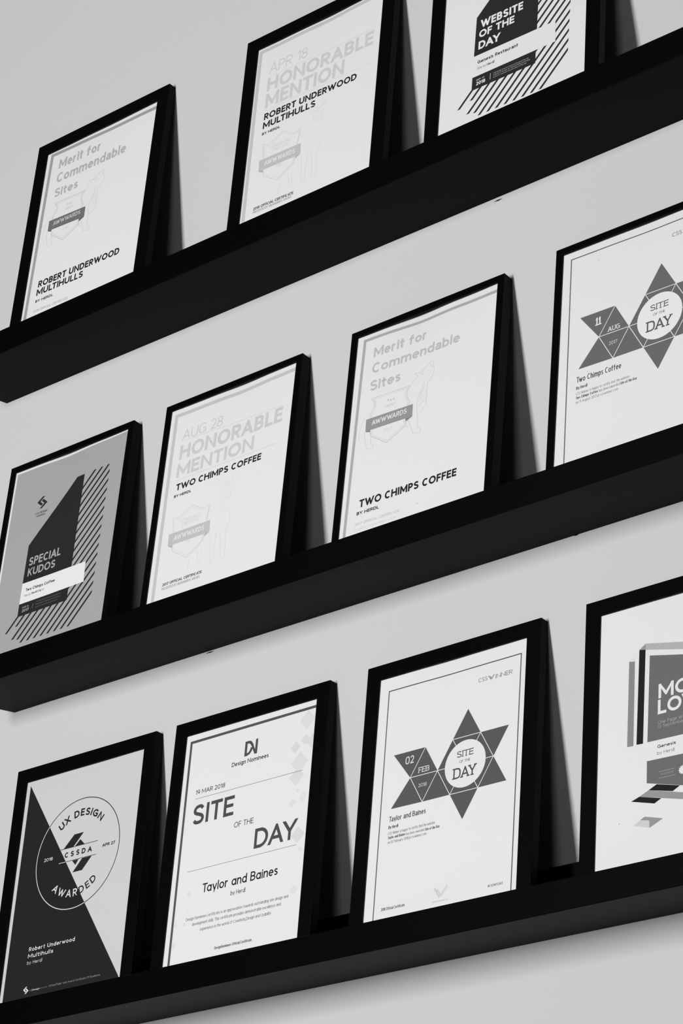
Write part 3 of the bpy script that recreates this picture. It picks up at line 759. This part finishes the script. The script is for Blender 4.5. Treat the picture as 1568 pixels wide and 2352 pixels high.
  ('P','t',2,222,[(61.8,39.4),(63.8,39.4),(60.2,36.0),(62.8,33.7),(61.3,32.8),(57.4,36.0)]),
  ('P','t',2,222,[(62.4,30.7),(60.4,30.7),(64.0,34.1),(61.3,36.4),(62.8,37.4),(66.7,34.1)]),
  ('T','t',2,120,'CSS',67.06,32.78,72.43,2.1,0.1,0,''),
  ('T','t',2,190,'Design',72.64,32.92,85.83,2.11,0.2,0,''),
  ('T','t',2,120,'Awards',86.04,33.15,98.16,1.95,0.1,0,''),
  ('T','t',2,140,'Official Public Vote Award Certificate Of Excellence',100.88,32.99,185.46,2.4,0.12,0,''),
 ],
 '32': [
  ('L','border',1,84,3.4,[(27.2,0.7),(26.0,297.9),(226.8,298.8)]),
  ('P','e',1,78,[(113.4,260.6),(117.0,260.6),(117.0,279.1),(113.4,279.1)]),
  ('L','e',1,78,3.3,[(113.8,277.5),(119.3,277.5),(121.6,276.7),(123.6,274.5),(125.6,271.4)]),
  ('L','e',1,78,3.3,[(113.8,262.3),(117.7,262.3),(120.9,263.6),(123.2,266.6),(124.1,269.9)]),
  ('P','e',1,78,[(123.2,277.3),(125.6,274.0),(129.5,266.2),(129.7,279.1),(133.0,279.1),(133.0,260.6),(129.1,260.6),(125.2,268.4),(122.6,274.0)]),
  ('T','e',1,45,'Design Nominees',95.13,251.5,151.71,5.45,0.16,0,'j'),
  ('L','e',1,110,0.5,[(41.5,223.4),(205.9,223.4)]),
  ('L','e',1,110,0.5,[(41.7,134),(205.5,134.4)]),
  ('T','t',1,38,'19 MAR 2018',41.42,228.78,87.5,5.58,0.13,0,'j'),
  ('T','t',1,76,'SITE',40.85,190.92,104.78,24.4,0.17,0,'j'),
  ('T','t',1,86,'OF THE',107.97,174.26,137.63,6.79,0.125,0,'j'),
  ('T','t',1,76,'DAY',141.74,142.08,204.08,23.96,0.165,0,'j'),
  ('T','t',1,30,'Taylor and Baines',68.05,104.15,181.73,11.0,0.145,0,'j'),
  ('T','t',1,48,'by Herdl',112.99,92.7,135.01,5.35,0.11,0,'j'),
  ('T','t',1,85,'Design Nominees certificate is an appreciation towards outstanding site design and',47.45,73.9,200.62,3.73,0.1,0,'j'),
  ('T','t',1,85,'development skills. This certificate provides demonstrable excellence and',57.68,66.71,190.37,3.75,0.1,0,'j'),
  ('T','t',1,85,'experience in the world of Creativity,Design and Usability',70.81,58.72,177.01,3.74,0.1,0,'j'),
  ('T','t',1,72,'DesignNominees Official Certificate',96.09,32.54,151.66,3.4,0.16,0,'j'),
  ('P','e',0.5,218,[(194.9,284.9),(206.9,296.9),(218.9,284.9),(206.9,272.9)]),
  ('P','e',0.5,214,[(184.7,254.2),(192.2,261.7),(199.7,254.2),(192.2,246.7)]),
  ('P','e',0.5,214,[(199.8,260.6),(206.8,267.6),(213.8,260.6),(206.8,253.6)]),
  ('P','e',0.5,216,[(207.7,256.7),(216.7,265.7),(225.7,256.7),(216.7,247.7)]),
  ('P','e',0.5,217,[(187.2,234.4),(200.2,247.4),(213.2,234.4),(200.2,221.4)]),
  ('P','e',0.5,216,[(186.7,217.2),(197.7,228.2),(208.7,217.2),(197.7,206.2)]),
  ('P','e',0.5,218,[(189.0,185.8),(194.5,191.3),(200.0,185.8),(194.5,180.3)]),
  ('P','e',0.5,220,[(203.7,190.5),(209.7,196.5),(215.7,190.5),(209.7,184.5)]),
  ('P','e',0.5,215,[(196.5,146.0),(206.5,156.0),(216.5,146.0),(206.5,136.0)]),
  ('P','e',0.5,219,[(201.5,81.3),(207.5,87.3),(213.5,81.3),(207.5,75.3)]),
  ('P','e',0.5,220,[(208.4,127.7),(211.9,131.2),(215.4,127.7),(211.9,124.2)]),
  ('P','e',0.5,218,[(198.4,199.6),(200.9,202.1),(203.4,199.6),(200.9,197.1)]),
  ('P','e',0.5,219,[(43.6,105.9),(47.6,109.9),(51.6,105.9),(47.6,101.9)]),
  ('P','e',0.5,216,[(43.0,70.7),(45.2,72.9),(47.4,70.7),(45.2,68.5)]),
  ('P','e',0.5,217,[(29.3,71.8),(31.8,74.3),(34.3,71.8),(31.8,69.3)]),
  ('P','e',0.5,217,[(28.9,47.9),(31.9,50.9),(34.9,47.9),(31.9,44.9)]),
  ('P','e',0.5,216,[(37.4,91.7),(38.6,92.9),(39.8,91.7),(38.6,90.5)]),
  ('P','e',0.5,218,[(47.3,86.6),(48.8,88.1),(50.3,86.6),(48.8,85.1)]),
 ],
 '33': [
  ('L','border',1,88,1.3,[(31.4,10),(31.4,291),(212.3,291),(212.3,10)]),
  ('P','e',1,88,[(44.7,211.1),(88.4,211.1),(69.8,179.4)]),
  ('P','e',1,88,[(88.4,211.1),(69.8,179.4),(107.0,179.4)]),
  ('P','e',1,88,[(69.8,179.4),(88.4,147.7),(107.0,179.4)]),
  ('P','e',1,88,[(69.8,179.4),(45.6,148.3),(88.4,147.7)]),
  ('P','e',1,88,[(107.0,179.4),(88.4,147.7),(125.6,147.7)]),
  ('P','e',1,88,[(125.6,211.1),(144.2,242.8),(162.8,211.1)]),
  ('P','e',1,88,[(162.8,211.1),(200.0,211.1),(181.4,179.4)]),
  ('P','e',1,88,[(181.4,179.4),(200.0,147.7),(162.8,147.7)]),
  ('P','e',1,88,[(162.8,147.7),(144.2,116.0),(125.6,147.7)]),
  ('P','e',1,88,[(107.0,179.4),(125.6,211.1),(162.8,211.1),(181.4,179.4),(162.8,147.7),(125.6,147.7)]),
  ('L','e',2,226,0.8,[(88.4,211.1),(69.8,179.4)]),
  ('L','e',2,226,0.8,[(69.8,179.4),(107.0,179.4)]),
  ('L','e',2,226,0.8,[(69.8,179.4),(88.4,147.7)]),
  ('L','e',2,226,0.8,[(107.0,179.4),(88.4,147.7)]),
  ('L','e',2,226,0.8,[(107.0,179.4),(125.6,147.7)]),
  ('L','e',2,226,0.8,[(125.6,211.1),(162.8,211.1)]),
  ('L','e',2,226,0.8,[(162.8,211.1),(181.4,179.4)]),
  ('L','e',2,226,0.8,[(181.4,179.4),(162.8,147.7)]),
  ('L','e',2,226,0.8,[(162.8,147.7),(125.6,147.7)]),
  ('L','e',2,226,0.8,[(125.6,211.1),(162.8,147.7)]),
  ('L','e',2,226,0.8,[(162.8,211.1),(125.6,147.7)]),
  ('L','e',2,226,0.8,[(107.0,179.4),(181.4,179.4)]),
  ('D','e',3,227,144.2,179.4,27.2,0,0,360),
  ('T','e',4,80,'SITE',132.46,187.96,154.76,7.27,0.14,0,'z'),
  ('T','e',4,105,'OF THE',136.28,181.41,150.76,2.87,0.14,0,'z'),
  ('T','e',4,80,'DAY',129.16,163.78,159.06,12.45,0.14,0,'z'),
  ('T','e',4,222,'02',61.81,196.29,73.45,9.02,0.13,0,'z'),
  ('T','e',4,222,'FEB',80.92,182.46,95.53,6.2,0.13,0,'z'),
  ('T','e',4,205,'2018',81.83,165.46,93.4,4.05,0.13,0,'z'),
  ('T','l',1,100,'CSS',156.17,270.63,168.21,5.0,0.1,0,''),
  ('T','l',1,100,'INNER',179.21,270.0,201.55,5.07,0.11,0,''),
  ('L','l',1,90,0.7,[(169.4,275.7),(173.0,270.3)]),
  ('L','l',1,90,0.7,[(171.7,274.5),(174.2,270.5)]),
  ('L','l',1,150,1.3,[(173.8,270.8),(177.0,275.6)]),
  ('T','t',1,62,'Taylor and Baines',44.16,133.46,94.19,6.18,0.13,0,''),
  ('T','t',1,72,'By Herdl',44.06,125.4,57.42,3.7,0.17,0,''),
  ('T','t',1,110,'CSS Winner is happy to certify that the website',44.05,118.63,107.65,3.2,0.1,0,''),
  ('T','t',1,80,'Taylor and Baines',44.27,113.76,68.0,3.19,0.18,0,''),
  ('T','t',1,105,'has been awarded',69.16,113.47,93.79,3.05,0.1,0,''),
  ('T','t',1,85,'Site of the Day',94.93,113.11,114.21,3.15,0.18,0,''),
  ('T','t',1,110,'on 02 February 2018,at csswinner.com',44.33,108.45,97.04,3.18,0.1,0,''),
  ('T','t',1,60,'2018 Official Certificate',41.68,33.11,73.45,3.42,0.13,0,''),
  ('T','t',1,60,'#CSSWY2303',182.65,33.08,201.49,2.7,0.13,0,''),
  ('L','t',1,205,2.2,[(112.3,45.4),(119.8,34.3)]),
  ('L','t',1,205,1.6,[(116.1,43.6),(120.9,36.8)]),
  ('L','t',1,212,3.2,[(121.0,35.3),(129.5,45.7)]),
  ('T','t',1,190,'www.csswinner.com',110.64,29.5,131.52,1.99,0.12,0,''),
 ],
 '34': [
  ('P','e',1,138,[(54.5,245.7),(61.6,246),(61.6,150.3),(54,150.8)]),
  ('P','e',1,222,[(54.7,245.7),(61.8,251),(61.8,244.2)]),
  ('P','e',1,32,[(66.8,256),(74.4,254.3),(73.2,150.3),(65.3,150.8)]),
  ('P','e',1,150,[(66.8,256),(74.4,261.3),(74.4,254.3)]),
  ('P','e',1,178,[(74.4,261.3),(120.7,251.5),(120.7,243.1),(74.4,254.2)]),
  ('P','e',1,108,[(79.7,246.4),(120.7,237.3),(120.7,149.6),(78.4,150.5)]),
  ('P','e',1,108,[(163.0,150.5),(120.7,149.6),(120.7,237.3),(161.7,246.4)]),
  ('P','e',1,108,[(78.2,130),(120.7,128.7),(120.7,94.9),(78.4,106.3)]),
  ('P','e',1,108,[(163.0,106.3),(120.7,94.9),(120.7,128.7),(163.2,130)]),
  ('P','e',1,32,[(90.3,102.7),(117.7,95.5),(109.2,91.2),(80.9,98.4)]),
  ('P','e',1,32,[(160.5,98.4),(132.2,91.2),(123.7,95.5),(151.1,102.7)]),
  ('P','e',1,150,[(80.9,98.4),(120.9,87.5),(121.0,80.2),(69.6,93.7)]),
  ('P','e',1,150,[(171.8,93.7),(120.4,80.2),(120.5,87.5),(160.5,98.4)]),
  ('P','e',1,32,[(69.6,93.7),(96.0,86.6),(87.9,82.7),(60.1,90.5)]),
  ('P','e',1,32,[(181.3,90.5),(153.5,82.7),(145.4,86.6),(171.8,93.7)]),
  ('P','e',1,178,[(167.0,254.2),(120.7,243.1),(120.7,251.5),(167.0,261.3)]),
  ('P','e',1,138,[(187.4,150.8),(179.8,150.3),(179.8,246),(186.9,245.7)]),
  ('P','e',1,32,[(176.1,150.8),(168.2,150.3),(167.0,254.3),(174.6,256)]),
  ('P','e',1,150,[(76.6,71.2),(98.3,65.0),(82.4,58.1),(71.2,68.6)]),
  ('P','e',1,205,[(71.2,68.6),(82.2,66.0),(82.4,58.1),(63.4,64.2)]),
  ('T','t',2,228,'MOST',90.98,195.47,156.98,15.93,0.2,0,''),
  ('T','t',2,228,'LOVED',90.44,177.98,162.44,15.93,0.2,0,''),
  ('T','t',2,165,'One Page Website',90.6,167.14,134.3,3.87,0.11,0,''),
  ('T','t',2,165,'13 September 2018',90.66,162.75,134.32,3.44,0.11,0,''),
  ('T','t',1,55,'Genesis',90.51,141.2,112.28,3.55,0.18,0,''),
  ('T','t',1,110,'by Herdl',90.3,134.04,110.79,3.65,0.1,0,''),
  ('L','t',2,160,0.5,[(92.8,115.3),(111.3,115.4)]),
  ('L','t',2,160,0.5,[(92.9,108.5),(112.2,108.2)]),
  ('T','t',2,150,'AWARDED BY',94.11,111.12,110.26,2.11,0.14,0,''),
  ('P','e',2,226,[(125.9,111.6),(124.3,112.6),(125.2,114.2),(123.3,114.2),(123.3,116.1),(121.7,115.2),(120.7,116.8),(119.7,115.2),(118.1,116.1),(118.1,114.2),(116.2,114.2),(117.1,112.6),(115.5,111.6),(117.1,110.6),(116.2,109.0),(118.1,109.0),(118.1,107.1),(119.7,108.0),(120.7,106.4),(121.7,108.0),(123.3,107.1),(123.3,109.0),(125.2,109.0),(124.3,110.6)]),
  ('P','t',1,90,[(45.9,69.5),(46.5,70.1),(47.1,69.5),(46.5,68.9)]),
 ],
}

# frame rows: outer width, face width, depth (m); the height follows the A4 sheet
ROWS = {'1': (0.2408, 0.0190, 0.0108), '2': (0.2213, 0.0090, 0.0147), '3': (0.2386, 0.0183, 0.0114)}
REC = 0.0025
# left edge x, distance of the foot from the wall, small turn on its corner, paper buckle (mm, reach mm, phase)
FRAMES = {
    '11': (-0.8158, 0.0710, -0.0047, 0.8, 50, 0.0), '12': (-0.4400, 0.0685, -0.0045, 1.6, 50, 0.6), '13': (-0.1379, 0.0684, 0.0020, 0, 1, 0),
    '21': (-0.8785, 0.0698, 0.0015, 2.5, 90, 2.2), '22': (-0.6005, 0.0712, 0.0030, 2.3, 45, 0.5), '23': (-0.3034, 0.0722, 0.0021, 3.2, 45, 2.4),
    '24': (-0.0131, 0.0675, -0.0057, 1.0, 40, 1.0),
    '31': (-0.8840, 0.0647, 0.0, 0.6, 40, 0), '32': (-0.6122, 0.0690, 0.0012, 0, 1, 0), '33': (-0.3178, 0.0706, 0.0018, 1.2, 30, 2.0),
    '34': (-0.0212, 0.0693, 0.0016, 1.0, 40, 1.5)}
LABELS = {
    '11': 'black framed certificate with small grey wolf and shield, leftmost frame on the top ledge',
    '12': 'black framed certificate with large faint two line heading dated APR 18',
    '13': 'black framed award sheet with black diagonal stripes on white paper, on the top ledge',
    '21': 'thin black frame holding a mid grey striped poster with a white band',
    '22': 'thin black frame holding a certificate with faint heading dated AUG 28',
    '23': 'thin black frame holding a certificate with grey wolf and shield, on the middle ledge',
    '24': 'thin black frame with grey six pointed star dated 11 AUG 2017, middle ledge',
    '31': 'black frame with a half dark half pale poster and circle emblem, on the bottom ledge',
    '32': 'black framed certificate dated 19 MAR 2018 with pale diamonds, on the bottom ledge',
    '33': 'black frame with dark grey six pointed star dated 02 FEB 2018, bottom ledge',
    '34': 'black frame with grey folded panel artwork, rightmost on the bottom ledge'}
GROUPS = {'1': 'framed certificates on the top ledge', '2': 'framed certificates on the middle ledge', '3': 'framed certificates on the bottom ledge'}
SHEET = {'31': 204, '21': 226}


def moulding_bm(W, H, b, d):
    # (inset from outer edge, depth from back) profile, swept round four mitred corners
    reb = b - 0.0035
    prof = [(0.0, 0.0), (0.0, d - 0.0007), (0.0002, d - 0.0002), (0.0008, d), (b - 0.0006, d), (b - 0.0001, d - 0.0003), (b, d - 0.0007),
            (b, d - REC + 0.0002), (reb, d - REC + 0.0002), (reb, 0.0)]
    bm = bmesh.new()
    rings = []
    for sx, sz in ((0, 0), (1, 0), (1, 1), (0, 1)):
        ring = []
        for i, w in prof:
            x = W - i if sx else i
            z = H - i if sz else i
            ring.append(bm.verts.new((x, -w, z)))
        rings.append(ring)
    n = len(prof)
    for c in range(4):
        A, B = rings[c], rings[(c + 1) % 4]
        for i in range(n):
            j = (i + 1) % n
            bm.faces.new((A[i], B[i], B[j], A[j]))
    bmesh.ops.recalc_face_normals(bm, faces=bm.faces)
    return bm


def build_sheet(key, W, H, b, d, root):
    _, _, _, amp, reach, ph = FRAMES[key]
    Wm, Hm, bmm = W * 1000, H * 1000, b * 1000
    topv = Hm - bmm

    def place(u, v, lay):
        back = 0.0
        if amp:
            s = min(1, max(0, (u - bmm) / (Wm - 2 * bmm)))
            back = amp * math.sin(math.pi * s) ** 1.3 * (1 + .35 * math.sin(4 * math.pi * s + ph)) * math.exp(-max(0, topv - v) / reach)
        wdep = (d - REC) * 1000 - back + 0.06 * lay
        return Vector((u, -wdep, v)) / 1000

    def emit(name, items, parent, base=None):
        """items: (layer, ink, [polys], big)"""
        mats, bm = [], bmesh.new()
        todo = []
        for lay, g, polys, big in items:
            m = ink(g)
            if m not in mats:
                mats.append(m)
            mi = mats.index(m)
            for i, poly in enumerate(polys):
                todo.append((lay if big else lay + 0.025 * (i % 13), mi, poly, big))
        lay_l = bm.faces.layers.int.new('lay')
        for lay, mi, poly, big in todo:
            vs = [bm.verts.new((p[0], lay, p[1])) for p in poly]
            try:
                f = bm.faces.new(vs)
            except ValueError:
                continue
            f.material_index = mi
            f[lay_l] = 1 if big else 0
        if amp:
            x = 5
            for axis, top in ((0, Wm), (2, Hm)):
                step = 3.5
                q = step
                while q < top:
                    fs = [f for f in bm.faces if f[lay_l]]
                    if not fs:
                        break
                    geom = fs + list({e for f in fs for e in f.edges}) + list({v for f in fs for v in f.verts})
                    co = Vector((q, 0, 0)) if axis == 0 else Vector((0, 0, q))
                    no = Vector((1, 0, 0)) if axis == 0 else Vector((0, 0, 1))
                    bmesh.ops.bisect_plane(bm, geom=geom, plane_co=co, plane_no=no, dist=1e-5)
                    q += step
        for v in bm.verts:
            v.co = place(v.co.x, v.co.z, v.co.y)
        bm.normal_update()
        for f in bm.faces:
            if f.normal.y > 0:
                f.normal_flip()
        return mesh_obj(name, bm, mats, parent)

    parts = {'b': [], 'border': [], 'e': [], 'l': [], 't': []}
    du, dv = 105, min(148.5, Hm / 2 - 3)
    x0, x1 = max(bmm - 3.2, Wm / 2 - du), min(Wm - bmm + 3.2, Wm / 2 + du)
    z0, z1 = max(bmm - 3.2, Hm / 2 - dv), min(Hm - bmm + 3.2, Hm / 2 + dv)
    parts['b'].append((0, SHEET.get(key, 228), [[(x0, z0), (x1, z0), (x1, z1), (x0, z1)]], True))

    def cl(poly):       # ink stays on the sheet
        p = clip_y(poly, z0 + .1, z1 - .1)
        p = clip_y([(q[1], q[0]) for q in p], x0 + .1, x1 - .1) if p else []
        return [(q[1], q[0]) for q in p]
    for no, o in enumerate(DESIGNS[key]):
        kind, tg, lay, g = o[:4]
        big = False
        if kind == 'P':
            polys, big = [o[4]], True
            xs = [p[0] for p in o[4]]
            zs = [p[1] for p in o[4]]
            if min(xs) < x0 or max(xs) > x1 or min(zs) < z0 or max(zs) > z1:
                polys = [cl(o[4])]
        elif kind == 'L':
            pts = o[5]
            if len(o) > 6 and o[6]:
                pts = catmull(pts, o[6])
            if amp:
                q = []
                for a, c in zip(pts, pts[1:]):
                    n = max(1, int(math.hypot(c[0] - a[0], c[1] - a[1]) / 3))
                    q += [(a[0] + (c[0] - a[0]) * i / n, a[1] + (c[1] - a[1]) * i / n) for i in range(n)]
                pts = q + [pts[-1]]
            polys = ribbon(pts, o[4])
            polys = [r for r in (cl(p) for p in polys) if r]
        elif kind == 'D':
            _, _, _, _, cx, cy_, r, w, a0, a1 = o
            n = max(6, int(abs(a1 - a0) / 360 * 72))
            full = abs(a1 - a0) >= 360
            pts = [(cx + r * math.cos(math.radians(a0 + (a1 - a0) * i / n)), cy_ + r * math.sin(math.radians(a0 + (a1 - a0) * i / n))) for i in range(n if full else n + 1)]
            polys = ribbon(pts, w, full) if w else [pts]
        elif kind == 'T':
            _, _, _, _, txt, u0, v0, u1, h, wt, ang, sty = o
            ca, sa = math.cos(ang), math.sin(ang)
            polys = [[(u0 + p[0] * ca - p[1] * sa * 0, v0 + p[0] * sa + p[1] * ca) for p in q] for q in text_polys(txt, u1 - u0, h, wt, sty)]
            polys = [r for r in (cl(p) for p in polys) if r]
        else:
            _, _, _, _, txt, cx, cy_, r, a0, a1, h, wt, inw = o
            polys = arc_text(txt, cx, cy_, r, a0, a1, h, wt, inw)
        parts[tg].append((lay + 0.02 * (no % 12) if tg != 'b' else lay, g, polys, big))
    cert = emit('certificate', parts['b'], root)
    for tg, nm in (('border', 'border_line'), ('e', 'printed_emblem'), ('l', 'printed_logo'), ('t', 'lettering')):
        if parts[tg]:
            emit(nm, parts[tg], cert)
    return cert


for key in sorted(FRAMES):
    x, s, rot, amp, reach, ph = FRAMES[key]
    row = key[0]
    W, b, d = ROWS[row]
    H = W + 0.087
    root = bpy.data.objects.new('framed_certificate', None)
    COL.objects.link(root)
    z = LEDGE_Z[int(row) - 1] + BOARD_T + max(0, -rot) * W
    lean = math.asin(s / H)
    root.matrix_world = Matrix.Translation((x, -s - 0.0005, z + 0.0004)) @ Matrix.Rotation(-lean, 4, 'X') @ Matrix.Rotation(-rot, 4, 'Y')
    tag(root, LABELS[key], 'picture frame', GROUPS[row])
    mesh_obj('moulding', moulding_bm(W, H, b, d), M_FRAME, root)
    bk = 0.0022
    mesh_obj('backing_board', box_bm(b - 0.0033, W - b + 0.0033, -bk, -0.0004, b - 0.0033, H - b + 0.0033), M_BACK, root)
    build_sheet(key, W, H, b, d, root)
    g0 = d - REC + 0.0006
    mesh_obj('glass_pane', box_bm(b + 0.0002, W - b - 0.0002, -g0 - 0.0008, -g0, b + 0.0002, H - b - 0.0002), M_GLASS, root)
